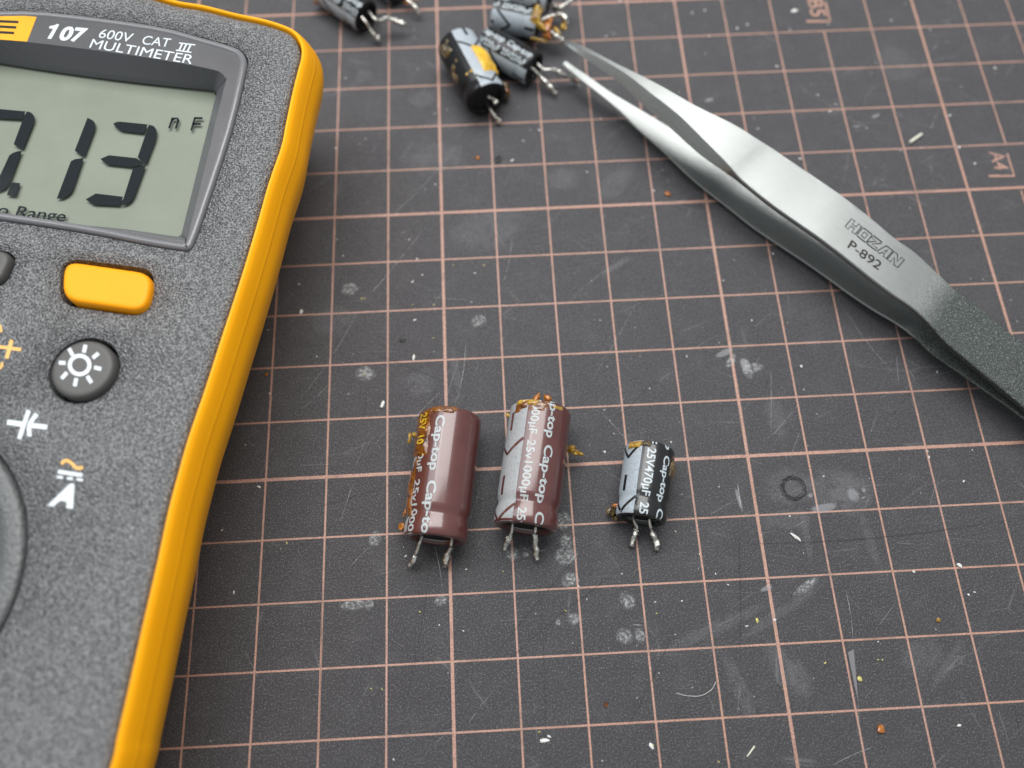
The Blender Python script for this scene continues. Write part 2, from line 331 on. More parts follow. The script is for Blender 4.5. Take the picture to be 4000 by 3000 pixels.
# film strip of clear glue beside the grid line at lower right
g = MB(); poly(g, [(3312, 2548), (3335, 2536), (3342, 2610), (3348, 2680), (3352, 2740), (3338, 2680), (3322, 2600)], .0155); tag(g.build('tape_sliver', simple('tape sliver', (.17, .17, .18), .35), mat), kind='stuff')
sc = MB(); ct = MB()
for (a, b, w, pale) in [((1420, 1180), (1660, 890), .008, 1), ((1160, 1580), (1420, 1180), .007, 1), ((1450, 0+1380), (1800, 2020-500), .005, 0), ((1500, 870), (1790, 560), .007, 1), ((1760, 560), (2080, 250), .006, 1), ((1180, 1600), (1290, 1500), .008, 1), ((1780, 1580), (1820, 1330), .009, 1),
        ((1730, 1600), (1800, 1380), .005, 1), ((1958, 1130), (2000, 920), .008, 1), ((1900, 830), (1990, 1000), .005, 1), ((3130, 1400), (3510, 1470), .0, 1), ((3290, 1200), (3500, 1470), .008, 1), ((3500, 1390), (3510, 1500), .01, 1), ((1860, 2700), (2490, 2180), .005, 0), ((1500, 2060), (2100, 1870), .004, 0), ((2800, 2128), (4000, 2022), .006, 0),
        ((2880, 2020), (2890, 2600), .006, 0), ((1300, 2060), (1000, 2200), .005, 0), ((1900, 2600), (2300, 2120), .006, 0), ((1040, 2040), (1720, 1830), .004, 0), ((3300, 2300), (3330, 2530), .009, 1), ((3352, 2740), (3368, 2930), .010, 1), ((3250, 2990), (3420, 2915), .010, 1), ((3620, 220), (3600, 300), .008, 1), ((3625, 215), (3670, 160), .013, 1),
        ((3640, 235), (3740, 218), .009, 1), ((3700, 330), (3850, 420), .006, 1), ((3630, 350), (3680, 260), .006, 1), ((3110, 330), (3500, 560), .005, 1), ((3500, 440), (3535, 465), .013, 1), ((3630, 520), (3665, 430), .009, 1), ((3290, 730), (3320, 560), .006, 1), ((3630, 640), (3645, 690), .01, 1), ((2340, 1680), (2560, 1480), .004, 0), ((2360, 1690), (2300, 2270), .003, 0),
        ((1560, 2860), (1700, 2000), .004, 0), ((2100, 2200), (2130, 2990), .004, 0), ((1240, 2990), (1260, 2200), .004, 0), ((2420, 2900), (2640, 2440), .005, 0), ((3010, 1440), (3010, 1700), .008, 1), ((3000, 1720), (3120, 1580), .006, 1), ((3300, 1900), (3500, 1890), .005, 1), ((1690, 2100), (1730, 2310), .010, 1), ((2040, 2140), (2080, 2160), .01, 1), ((2080, 2160), (2140, 2145), .012, 1),
        ((2880, 1890), (2893, 1990), .022, 1), ((2470, 2440), (2505, 2443), .014, 1), ((2200, 1200), (2450, 1000), .004, 1), ((2500, 1150), (2300, 1500), .004, 1), ((2100, 2990), (2080, 2700), .003, 1), ((3400, 1000), (3480, 850), .005, 1), ((3500, 2120), (3570, 2125), .006, 1), ((1780, 2830), (1620, 2990), .004, 1), ((3840, 1330), (3900, 1600), .004, 0), ((2700, 2690), (2600, 2900), .004, 0)]:
    p, q = np.array(at(*a)), np.array(at(*b)); n = 9; L = []; mbx = sc if pale else ct
    bow = random.uniform(-.04, .04); nn = np.array([-(q-p)[1], (q-p)[0]])
    for k in range(n+1):
        s = k/n; L.append(p+(q-p)*s+np.array([*nn, 0][:3])*bow*math.sin(PI*s))
    if w: ribbon(mbx, L, [w*.72*(1-abs(2*k/n-1)**3)+.0005 for k in range(n+1)], (.0165 if pale else .0172))
for k in range(330):
    x, y = rng.uniform(-5, 13), rng.uniform(-6, 11); a = rng.normal(.9, .7); l = rng.uniform(.1, .7)
    ribbon(sc if k % 5 < 3 else ct, [(x, y), (x+l*math.cos(a)*.5, y+l*math.sin(a)*.52), (x+l*math.cos(a), y+l*math.sin(a))], rng.uniform(.001, .0045), .0164+.0016*(k % 2))
t = NT('faint scratch'); t.set(Base_Color=(.42, .42, .43, 1), Roughness=.4); t.link(t.ramp(t.noise(t.coord(), 7, 3), [(.35, .25), (.65, .85)]), t.b.inputs['Alpha'])
tag(sc.build('scratches', t.m, mat), kind='stuff')
tag(ct.build('knife_cuts', M_CUT, mat), kind='stuff')
# melted ring dent
g = MB(); cx, cy, _ = at(3098, 1907)
n = 48
for rr0, rr1, z0, z1 in ((.17, .185, .016, .021), (.20, .212, .021, .016), (.145, .158, .012, .016)):
    vs = []
    for k in range(n):
        t_ = 2*PI*k/n; j = 1+.12*noise.noise(Vector((4*math.cos(t_), 4*math.sin(t_), rr0*20)))
        vs += [(cx+rr0*1.0*j*math.cos(t_), cy+rr0*j*math.sin(t_), z0), (cx+rr1*j*math.cos(t_), cy+rr1*j*math.sin(t_), z1)]
    g.add(vs, [(2*k, 2*k+1, (2*k+3) % (2*n), (2*k+2) % (2*n)) for k in range(n)])
g.build('burn_ring', simple('burnt rubber', (.020, .020, .020), .3, bump=(25, 1, .03), var=(9, .7)), mat, True)
M_SCORCH = simple('scorched rubber', (.010, .010, .011), .35, bump=(30, 1, .02))
for (u, v), sz, sd in (((1572, 1330), (.06, .03, .012), 91), ((1945, 622), (.085, .055, .02), 92)):
    g = MB(); shard(g, at(u, v, .012), sz, sd); g.build('melted_spot', M_SCORCH, mat)
# loose dust
g = MB()
for k in range(360):
    x, y = rng.uniform(-4.5, 12.5), rng.uniform(-5.5, 10.5); s = abs(rng.normal(.006, .006))+.003
    if k % 9 == 0: s *= 1.9
    shard(g, (x, y, s*.4), (s*rng.uniform(.7, 2.2), s*.8, s*.5), k+200, sub=1)
tag(g.build('dust', M_DUST, None), kind='stuff')
tag(bpy.data.objects['dust'], 'white dust specks scattered over the mat')
g = MB()
for u, v in [(1965, 2232), (1422, 1500-40), (1695, 1190), (2210, 2385), (1640, 2390), (1120, 2120), (1690, 1320), (1770, 1035), (1890, 1036), (3220, 2590), (1425, 1166), (1610, 1190), (1450, 2690), (1495, 2692), (3445, 2577), (2567, 2396), (2960, 2426), (2550, 2910), (2105, 2858), (2805, 2975), (3430, 2577), (1410, 1166), (2960, 2425)]:
    p = at(u+random.uniform(-3, 3), v, .01); shard(g, p, (random.uniform(.012, .028), .01, .008), int(u), sub=1)
o = tag(g.build('flux_specks', M_GREENBIT), 'tiny pale yellow flux specks scattered over the mat', kind='stuff')
def bit(name, label, cat, u, v, size, mt, seed, z=None):
    c = at(u, v, size[2]*.7); g = MB(); shard(g, (0, 0, size[2]*.7), size, seed)
    o = g.build(name, mt, None, False); o.location = (c[0], c[1], 0); tag(o, label, cat); return o
bit('glue_crumb', 'orange glue crumb on the mat near the lower right corner', 'crumb', 3441, 2848, (.058, .055, .04), M_ORANGE, 5)
bit('glue_crumb', 'amber glue crumb on the mat just below the tweezers near the thick line', 'crumb', 2608, 757, (.06, .045, .03), M_ORANGE, 6)
bit('glue_crumb', 'small brown glue crumb on the mat in front of the group of far capacitors', 'crumb', 1866, 616, (.035, .05, .025), M_ORANGE, 7)
bit('glue_crumb', 'small rust crumb on the mat beside the yellow side of the meter', 'crumb', 1041, 1462, (.035, .025, .02), M_ORANGE, 8)
bit('glue_crumb', 'yellow crumb on the mat in the cell above the lower right orange crumb', 'crumb', 3665, 2422, (.035, .032, .02), M_GOLD, 9)
bit('glue_crumb', 'dark yellow crumb on the mat below the three front capacitors', 'crumb', 2366, 2752, (.032, .032, .02), M_AMBER, 10)
bit('glue_crumb', 'yellow green crumb under the sliver of tape at lower right', 'crumb', 3358, 2652, (.035, .035, .015), M_GREENBIT, 11)
bit('glue_crumb', 'pale yellow crumb left of the thick grid line at lower right', 'crumb', 2957, 2423, (.04, .02, .015), M_GREENBIT, 12)
bit('plastic_crumb', 'white elongated crumb right of the small black capacitor below the residue', 'crumb', 3110, 2098, (.022, .10, .016), M_DUST, 13)
bit('plastic_crumb', 'white crumb on the mat near the top, left of the B5 mark', 'crumb', 3103, 42, (.07, .04, .02), M_DUST, 14)
bit('plastic_crumb', 'tiny bent white sliver on the mat above the left brown capacitor', 'crumb', 1616, 1397, (.02, .06, .012), M_DUST, 15)
bit('plastic_crumb', 'white flake on the mat beside the meter, two cells above the rust crumb', 'crumb', 1177, 1217, (.05, .025, .012), M_DUST, 16)
bit('plastic_crumb', 'white double flake at the bottom edge of the mat below the brown capacitors', 'crumb', 2128, 2893, (.03, .07, .015), M_DUST, 17)
bit('plastic_crumb', 'pale flake at the bottom edge of the mat right of the double flake', 'crumb', 2545, 2915, (.025, .05, .013), M_DUST, 18)
def rod(name, label, a, b, r, mt, cat):
    p, q = np.array(at(*a, r)), np.array(at(*b, r)); c = (p+q)/2
    g = MB(); tube(g, [p-c+[0, 0, r], (p-c)*.3+[0, 0, r], (q-c)*.3+[0, 0, r], q-c+[0, 0, r]], r, 10); o = g.build(name, mt, None, True)
    o.location = (c[0], c[1], 0); o.data.polygons.foreach_set('use_smooth', [len(p_.vertices) == 4 for p_ in o.data.polygons]); tag(o, label, cat)
rod('plastic_rod', 'short white plastic rod lying near the top right next to the tweezers', (3553, 557), (3600, 524), .033, M_PLASTBIT, 'rod')
rod('bristle', 'thin straight off-white bristle piece at the bottom right of the mat', (2918, 2956), (2948, 2914), .012, M_PLASTBIT, 'bristle')
g = MB(); P = catmull([at(2642, 2707, .01), at(2680, 2717, .014), at(2735, 2718, .02), at(2778, 2695, .02), at(2797, 2662, .012)], 6); c0 = P[0]*1.0; c0[2] = 0
tube(g, [p-c0 for p in P], .0035, 5); o = g.build('hair', M_DUST); o.location = c0; tag(o, 'thin curved white hair on the mat below the small black capacitor', 'hair')

# ================================================================== multimeter
ZF = 2.62
meter = empty('multimeter', at(640, 2000, 0), 0)
tag(meter, 'grey and yellow handheld multimeter lying along the left side, display reading .13 nF', 'multimeter')
def mp(o): return world_parent(o, meter)
edge_px = [(688, 18), (791, 35), (915, 66), (1032, 91), (1106, 115), (1135, 130), (1156, 152), (1170, 185), (1170, 225), (1156, 279), (1135, 362), (1109, 485), (1091, 573), (1043, 711), (998, 870), (935, 1080), (855, 1325), (789, 1530), (729, 1705), (690, 1841), (648, 2000), (606, 2195), (549, 2440), (494, 2685), (446, 2890), (428, 2975)]
R_ = [np.array(at(u, v, ZF)[:2]) for u, v in edge_px]
dc = np.array([-7.347, -1.664]); ax = math.radians(78); d_ = np.array([math.cos(ax), math.sin(ax)]); nrm = np.array([d_[1], -d_[0]])
def loc2(p): q = p-dc; return np.array([q@nrm, q@d_])
def glob2(a): return dc+nrm*a[0]+d_*a[1]
RL = [loc2(p) for p in R_]
top = [np.array([0, RL[0][1]+.12]), np.array([RL[0][0]*.5, RL[0][1]+.10])]
bot = [np.array([RL[-1][0]-.02, RL[-1][1]-.9]), np.array([RL[-1][0]-.25, RL[-1][1]-1.5]), np.array([RL[-1][0]-.9, RL[-1][1]-1.75]), np.array([0, RL[-1][1]-1.85])]
half = top+RL+bot
loop = half+[np.array([-p[0], p[1]]) for p in half[-2:0:-1]]
loop = [glob2(p) for p in catmull(loop, 4, True)]
NL = len(loop)
def offs(loop, d):
    out = []; n = len(loop)
    for i in range(n):
        t_ = loop[(i+1) % n]-loop[(i-1) % n]; t_ = t_/(np.linalg.norm(t_)+1e-9)
        out.append(loop[i]+np.array([-t_[1], t_[0]])*d)      # clockwise loop: left normal = outwards
    return out
def sweep(mb, loop, prof):
    n = len(loop); vs = []
    for d, z in prof: vs += [(p[0], p[1], z) for p in offs(loop, d)]
    mb.add(vs, [(k*n+i, k*n+(i+1) % n, (k+1)*n+(i+1) % n, (k+1)*n+i) for k in range(len(prof)-1) for i in range(n)])
# yellow holster
g = MB()
sweep(g, loop, [(.015, ZF-.30), (.022, ZF-.02), (.04, ZF+.02), (.07, ZF+.012), (.12, ZF-.07), (.175, ZF-.20), (.190, ZF-.255), (.200, ZF-.270), (.198, ZF-.285), (.205, ZF-.31), (.245, ZF-.42), (.262, ZF-.55), (.235, ZF-.72), (.17, ZF-.95), (.06, ZF-1.25), (-.12, ZF-1.65), (-.34, ZF-2.1), (-.52, ZF-2.45), (-.62, ZF-2.58), (-.8, ZF-2.615)])
h = g.build('holster', M_YEL, None, True); mp(h)
# face with holes
def rrect(pts_px, z, k=6, tens=.28):
    "rounded polygon through measured corner pixels"
    P = [np.array(at(u, v, z)[:2]) for u, v in pts_px]; out = []; n = len(P)
    for i in range(n):
        a, b, c = P[i-1], P[i], P[(i+1) % n]; r = tens[i] if hasattr(tens, '__len__') else tens
        da = (a-b)/np.linalg.norm(a-b)*r; dc_ = (c-b)/np.linalg.norm(c-b)*r
        for t_ in np.linspace(0, 1, k+1): out.append((1-t_)**2*(b+da)+2*t_*(1-t_)*b+t_*t_*(b+dc_))
    return out
def left_of(p, w, ang): return (p[0]-w*math.cos(ang), p[1]-w*math.sin(ang))
# lens outline measured on the face level; its hidden left part mirrored about the body axis
def ccw(L):
    a = sum(L[i][0]*L[(i+1) % len(L)][1]-L[(i+1) % len(L)][0]*L[i][1] for i in range(len(L)))
    return L if a > 0 else L[::-1]
lens_r = [(0, 30), (180, 32), (390, 62), (603, 105), (800, 155), (905, 185), (945, 205), (964, 238), (960, 290), (905, 520), (800, 840), (762, 945), (745, 975), (715, 980), (560, 955), (300, 905), (0, 862)]
LP = [loc2(np.array(at(u, v, ZF)[:2])) for u, v in lens_r]
axl = [np.array([0, LP[0][1]+.0])]
hl = [p for p in LP if p[0] > 0]
lens = hl+[np.array([-p[0], p[1]]) for p in hl[::-1]]
lens = [glob2(p) for p in catmull(lens, 3, True)]            # clockwise
obtn = rrect([(247, 1012), (609, 1058), (573, 1239), (236, 1190)], ZF, 6, .26)
cbtn = np.array([-4.785, .94]); cb_r = .478
cc_ = [up_ for up_ in [at(325, 1450, ZF)]]; cbtn = np.array(at(331, 1448, ZF)[:2])
circ = lambda c, r, n=48: [np.array([c[0]+r*math.cos(-2*PI*k/n), c[1]+r*math.sin(-2*PI*k/n)]) for k in range(n)]
kx, ky, _ = at(46, 1062, ZF)
bbtn_c = glob2(loc2(np.array([kx, ky]))+np.array([-.62, 0]))
def rr_local(c, w, h_, r, n=5):
    out = []
    for sx, sy, a0 in ((1, 1, 90), (1, -1, 0), (-1, -1, -90), (-1, 1, -180)):
        for k in range(n+1):
            a = math.radians(a0-90*k/n); out.append(c+nrm*(sx*(w/2-r)+r*math.cos(a))+d_*(sy*(h_/2-r)+r*math.sin(a)))
    return out
bbtn = rr_local(bbtn_c, 1.24, .58, .2)
dial_c = circ(dc, 2.14, 96)
def face_plate():
    bm = bmesh.new(); E_ = []
    def addloop(L, z):
        vs = [bm.verts.new((p[0], p[1], z)) for p in L]
        es = [bm.edges.new((vs[i], vs[(i+1) % len(vs)])) for i in range(len(vs))]; return vs, es
    outer = offs(loop, -.16); ov, oe = addloop(outer, ZF+.012); E_ += oe; H = []
    for L in (offs(lens, .02), offs(rrcw(obtn), .015), offs(circ(cbtn, cb_r), .015), offs(rrcw(bbtn), .015), dial_c):
        v_, e_ = addloop(L, ZF+.012); E_ += e_; H.append(v_)
    bmesh.ops.triangle_fill(bm, edges=E_, use_beauty=True, use_dissolve=False, normal=(0, 0, 1))
    # down-turned rim
    prev = ov
    for d, z in ((-.09, ZF+.006), (-.045, ZF-.008), (-.015, ZF-.035), (0, ZF-.3)):
        nv = [bm.verts.new((p[0], p[1], z)) for p in offs(loop, d)]
        for i in range(NL): bm.faces.new((prev[i], prev[(i+1) % NL], nv[(i+1) % NL], nv[i]))
        prev = nv
    for v_ in H:
        nv = [bm.verts.new((v.co.x, v.co.y, ZF-.35)) for v in v_]
        for i in range(len(v_)): bm.faces.new((v_[i], v_[(i+1) % len(v_)], nv[(i+1) % len(v_)], nv[i]))
    bmesh.ops.recalc_face_normals(bm, faces=bm.faces)
    me = bpy.data.meshes.new('face_plate'); bm.to_mesh(me); bm.free(); me.materials.append(M_FACE)
    o = bpy.data.objects.new('face_plate', me); COL.objects.link(o)
    for p in me.polygons: p.use_smooth = abs(p.normal.z) > .05
    return mp(o)
def rrcw(L): return ccw(L)[::-1]
face_plate()
g = MB(); g.add([(p[0], p[1], ZF-.64) for p in offs(loop, -.1)], [tuple(range(NL))]); mp(g.build('inner_chassis', M_BLACKGAP))
# lens frame (raised satin ring) + printed panel + bezel slope + display
ZL = ZF-.42
g = MB(); sweep(g, lens, [(-.0, ZF-.2), (-.002, ZF+.02), (-.03, ZF+.055), (-.07, ZF+.06), (-.10, ZF+.045), (-.115, ZF+.025)])
mp(g.build('display_frame', M_TRIM, None, True))
op_px = [(0, 172), (250, 190), (500, 218), (700, 250), (835, 277), (866, 290), (884, 312), (878, 345), (740, 915), (725, 935), (700, 940), (500, 905), (250, 878), (0, 850)]
OL = [loc2(np.array(at(u, v, ZF)[:2])) for u, v in op_px]; ohl = [p for p in OL if p[0] > 0]
opening = [glob2(p) for p in catmull(ohl+[np.array([-p[0], p[1]]) for p in ohl[::-1]], 3, True)]
bm = bmesh.new(); E_ = []
for L in (offs(lens, -.10), opening):
    v_ = [bm.verts.new((p[0], p[1], ZF+.028)) for p in L]; E_ += [bm.edges.new((v_[i], v_[(i+1) % len(v_)])) for i in range(len(v_))]
bmesh.ops.triangle_fill(bm, edges=E_, use_beauty=True, normal=(0, 0, 1)); bmesh.ops.recalc_face_normals(bm, faces=bm.faces)
me = bpy.data.meshes.new('display_panel'); bm.to_mesh(me); bm.free(); me.materials.append(M_PANEL); o = bpy.data.objects.new('display_panel', me); COL.objects.link(o); mp(o)
# bezel slope: opening loop -> display window loop
win_px = [(0, 276), (250, 293), (500, 318), (700, 340), (820, 352), (838, 356), (845, 366), (841, 382), (715, 890), (705, 916), (690, 925), (500, 899), (250, 874), (0, 848)]
WL = [loc2(np.array(at(u, v, ZL)[:2])) for u, v in win_px]; whl = [WL[i] for i in range(len(OL)) if OL[i][0] > 0]
window = [glob2(p) for p in catmull(whl+[np.array([-p[0], p[1]]) for p in whl[::-1]], 3, True)]
n = len(opening); g = MB(); g.add([(p[0], p[1], ZF+.028) for p in opening]+[(*(opening[i]*.15+window[i]*.85), ZL+.09) for i in range(n)]+[(p[0], p[1], ZL) for p in window], [(k*n+i, k*n+(i+1) % n, (k+1)*n+(i+1) % n, (k+1)*n+i) for k in range(2) for i in range(n)])
mp(g.build('display_bezel', M_BEZEL, None, False))
g = MB(); g.add([(p[0], p[1], ZL-.055) for p in offs(window, .05)], [tuple(range(n))]); lcd = g.build('display', M_LCD); mp(lcd)
def lcdpart(name, mb, mt=M_SEG):
    o = mb.build(name, mt); o.parent = lcd; return o
Z2 = ZL-.003; k1 = .6027; k3 = .3618
def seg(L, third=False):
    mb = MB(); poly(mb, L, Z2, k3 if third else k1, 0, 400 if third else 0); lcdpart('digit_segment', mb)
seg([(-60, 66), (276, 97), (240, 183), (-60, 166)], True)
seg([(288, 98), (318, 102), (345, 117), (366, 145), (374, 175), (371, 205), (250, 503), (215, 495), (147, 452), (246, 185)], True)
seg([(100, 572), (140, 545), (190, 527), (238, 525), (100, 885), (62, 925), (0, 953), (-60, 965), (-50, 900)], True)
seg([(127, 862), (220, 872), (172, 1015), (73, 1000)], True)
seg([(945, 165), (1000, 193), (1024, 220), (1030, 245), (1025, 290), (915, 580), (880, 575), (807, 520)], True)
seg([(765, 635), (810, 612), (905, 600), (790, 935), (765, 975), (725, 1010), (670, 1035), (612, 1040)], True)
seg([(733, 803), (750, 792), (775, 788), (957, 806), (934, 865), (785, 847), (757, 830)])
seg([(965, 807), (998, 818), (1014, 842), (1017, 870), (1008, 910), (950, 1060), (932, 1057), (892, 1020)])
seg([(650, 1030), (705, 1006), (885, 1025), (935, 1062), (862, 1082), (692, 1065)])
seg([(946, 1070), (873, 1270), (852, 1303), (825, 1322), (785, 1332), (803, 1277), (862, 1090)])
seg([(555, 1293), (620, 1254), (797, 1275), (777, 1332), (605, 1324)])
mb = MB()
for L in ([(1120, 762), (1096, 831)], [(1112, 780), (1130, 768), (1150, 768), (1156, 782)], [(1157, 776), (1138, 834)], [(1264, 762), (1240, 846)], [(1260, 765), (1313, 767)], [(1250, 802), (1302, 804)]): stroke(mb, [(a*k1, b*k1) for a, b in L], 8.5, Z2)
put_text(mb, 'o Range', (-14, 400+1212*k3), (695*k3, 400+1288*k3), (4, 400+1090*k3), Z2, .012, 0, (0, .735))
tag(lcdpart('unit_lettering', mb), kind='stuff')
g = MB(); L = offs(lens, -.11); g.add([(p[0], p[1], ZF+.042) for p in L], [tuple(range(len(L)))]); mp(g.build('display_lens', M_LENS))
# print on the panel
ZP = ZF+.031; kk = .6027; k0 = 650/2210
g = MB(); poly(g, [(-140*3, 160), (0, 183), (487, 224), (360, 552), (0, 525), (-420, 500)], ZP, k0); badge = g.build('maker_badge', M_YINK); mp(badge)
g = MB()
for L in ([(-30, 280), (245, 292)], [(-30, 350), (216, 364)], [(-30, 425), (187, 438)]): stroke(g, [(a*k0, b*k0) for a, b in L], 9.5, ZP+.003)
stroke(g, [(-30*k0, 278*k0), (-75*k0, 425*k0)], 16, ZP+.003)
o = tag(g.build('badge_lettering', M_BLACKGAP), kind='stuff'); o.parent = badge
g = MB()
poly(g, [(766, 316), (786, 328), (680, 517), (628, 512), (706, 384), (650, 376), (662, 345), (715, 338)], ZP, k0); put_text(g, '07', (757*k0, 536*k0), (1085*k0, 566*k0), (852*k0, 345*k0), ZP, .04)
tag(mp(g.build('panel_lettering', M_INK)), kind='stuff'); g = MB()
g2 = lambda t_, bl, br, tl: put_text(g, t_, tuple(np.array(bl)*kk), tuple(np.array(br)*kk), tuple(np.array(tl)*kk), ZP, .0)
g2('600V', (634, 243), (845, 275), (660, 186)); g2('CAT', (915, 285), (1092, 306), (937, 230))
# roman three with serifs
P3 = lambda a, b: tuple(np.array([a, b])*kk)
for a, b, c, e in ((1182, 282, 1160, 327), (1208, 286, 1186, 331), (1236, 290, 1214, 335)): stroke(g, [P3(a, b), P3(c, e)], 6, ZP)
stroke(g, [P3(1160, 278), P3(1266, 291)], 4.5, ZP+.0006); stroke(g, [P3(1140, 325), P3(1240, 339)], 4.5, ZP+.0006)
tag(mp(g.build('panel_lettering', M_INK)), kind='stuff'); g = MB()
g2('MULTIMETER', (577, 308), (1240, 416), (602, 252))
tag(mp(g.build('panel_lettering', M_INK)), kind='stuff')
# keys
def key(name, L, z0, z1, mt, label=None, inset=.07):
    g = MB(); L = rrcw(L); n = len(L); prof = [(-.02, z0), (-.02, z1-.08), (-.035, z1-.03), (-.055, z1-.006), (-.08, z1), (-.11, z1+.003)]; sweep(g, L, prof)
    T_ = g.v[-n:]; c_ = np.mean(np.array(T_), 0); g.add(T_+[tuple(c_)], [(i, (i+1) % n, n) for i in range(n)]); o = g.build(name, mt, None, True); mp(o)
    if label: o['label'] = label
    return o
obtn_top = rrect([(243, 1010), (606, 1062), (574, 1225), (232, 1175)], ZF+.13, 6, .28)
key('key', obtn_top, ZF-.3, ZF+.14, M_YBTN, 'orange yellow oblong key')
rk = key('key', circ(np.array(at(326, 1443, ZF+.1)[:2]), .455), ZF-.3, ZF+.14, M_BTN, 'round dark grey backlight key with sun symbol')
key('key', bbtn, ZF-.3, ZF+.12, M_BTN, 'black oblong key')
g = MB(); z = ZF+.150; q = .3014
T = lambda p: (p[0]*q, 1150+p[1]*q)
ring = [T((1032+127*math.cos(a), 915+120*math.sin(a))) for a in np.linspace(0, 2*PI, 40, endpoint=False)]
stroke(g, ring, 15.5, z, True)
for a, b in (((1110, 655), (1085, 755)), ((1277, 762), (1203, 825)), ((1220, 945), (1312, 968)), ((1130, 1058), (1187, 1147)), ((990, 1085), (968, 1190)), ((868, 1012), (798, 1092)), ((763, 885), (850, 890)), ((895, 700), (942, 790))): stroke(g, [T(a), T(b)], 15, z)
o = tag(g.build('sun_symbol', M_INK), kind='stuff'); o.parent = rk; o.matrix_parent_inverse = Matrix.Identity(4)
# face lettering
zf = ZF+.0155; r5 = .5725; T5 = lambda *L: [(a*r5, 1550+b*r5) for a, b in L]
g = MB()
stroke(g, T5((48, 172), (150, 187)), 20, zf); stroke(g, T5((196, 92), (130, 287)), 17, zf+.0005); stroke(g, catmull(T5((252, 118), (215, 165), (198, 215), (203, 270)), 4), 17, zf+.0005); stroke(g, T5((212, 195), (322, 207)), 19, zf)
tag(mp(g.build('capacitance_symbol', M_INK)), kind='stuff'); g = MB()
put_text(g, 'A', T5((322, 742))[0], T5((498, 765))[0], T5((408, 582))[0], zf, .05)
stroke(g, T5((395, 510), (562, 535)), 15, zf)
for a in (0, .38, .76): stroke(g, T5((388+178*a, 546+22*a), (388+178*(a+.24), 546+22*(a+.24))), 10, zf)
tag(mp(g.build('current_symbol', M_INK)), kind='stuff')
g = MB(); stroke(g, catmull(T5((418, 458), (440, 438), (465, 437), (490, 455), (515, 480), (542, 488), (566, 478)), 3), 13, zf)
stroke(g, [T((-40, 675)), T((275, 715))], 13, zf); stroke(g, [T((152, 590)), T((85, 830))], 15, zf+.0005)
stroke(g, [T((-30, 380)), T((8, 420)), T((15, 490))], 10, zf); stroke(g, [T((-10, 965)), T((22, 930)), T((28, 880))], 10, zf)
tag(mp(g.build('face_lettering', M_OINK)), 'orange face lettering', kind='stuff')
# dial
g = MB(); sweep(g, dial_c, [(-.03, ZF-.32), (-.055, ZF-.02), (-.075, ZF+.02), (-.11, ZF+.035), (-.26, ZF+.03), (-.33, ZF+.02), (-.37, ZF-.03)])
dial = g.build('rotary_dial', M_TRIM2 if 'M_TRIM2' in globals() else grain('dial plastic', (.10, .105, .107), .42, 18, .6, .02, (.15, .155, .155)), None, True); mp(dial)
g = MB(); L = offs(dial_c, -.33); g.add([(p[0], p[1], ZF-.02) for p in L], [tuple(range(len(L)))[::-1]]); o = g.build('dial_disc', simple('dial disc', (.05, .055, .055), .35)); o.parent = dial
g = MB(); kn = rr_local(dc, 1.0, 3.1, .3, 6); sweep(g, kn, [(.04, ZF-.02), (0, ZF+.5), (-.05, ZF+.58), (-.12, ZF+.6)]); b = len(g.v)-len(kn); g.f.append(tuple(range(b, b+len(kn)))[::-1]); o = g.build('dial_grip', M_TRIM, None, True); o.parent = dial

# ================================================================== tweezers
tw = empty('tweezers', at(2900, 900, 0)); tag(tw, 'fine-tipped stainless steel tweezers with a blasted dark grip lying across the mat', 'tweezers')
ST = [  # left px, right px, outward bevel, bar thickness, z of upper outer face, z of lower outer face
    ((2206, 165), (2220, 154), 0.020, 0.041, 0.970, .40), ((2232, 174), (2250, 165), 0.041, 0.066, 1.030, .38), ((2293, 206), (2312, 193), 0.068, 0.107, 1.090, .35), ((2380, 252), (2398, 240), 0.095, 0.139, 1.140, .30), ((2461, 303), (2492, 286), 0.121, 0.172, 1.170, .26), ((2542, 367), (2590, 337), 0.149, 0.205, 1.180, .22), ((2651, 453), (2722, 412), 0.162, 0.221, 1.170, .18),
    ((2760, 561), (2868, 484), 0.135, 0.197, 1.130, .14), ((2841, 642), (2962, 542), 0.068, 0.148, 1.080, .11), ((2895, 702), (3015, 575), 0.000, 0.120, 1.040, .10), ((2993, 783), (3105, 637), 0.000, 0.110, 1.010, .10), ((3085, 850), (3195, 697), 0.000, 0.110, 0.990, .11), ((3199, 929), (3305, 774), 0.000, 0.110, 0.980, .13), ((3298, 1004), (3405, 852), 0.000, 0.110, 0.960, .15),
    ((3390, 1078), (3492, 925), 0.000, 0.110, 0.940, .18), ((3475, 1142), (3576, 985), 0.000, 0.110, 0.920, .21), ((3564, 1203), (3670, 1072), 0.000, 0.110, 0.895, .24), ((3630, 1263), (3730, 1128), 0.000, 0.120, 0.865, .27), ((3696, 1336), (3800, 1180), 0.000, 0.120, 0.825, .29), ((3782, 1409), (3880, 1245), 0.000, 0.120, 0.780, .32), ((3895, 1502), (3990, 1333), 0.000, 0.120, 0.730, .35), ((4000, 1590), (4095, 1420), 0.000, 0.120, 0.680, .38), ((4300, 1850), (4400, 1690), 0.000, 0.120, 0.550, .42)]
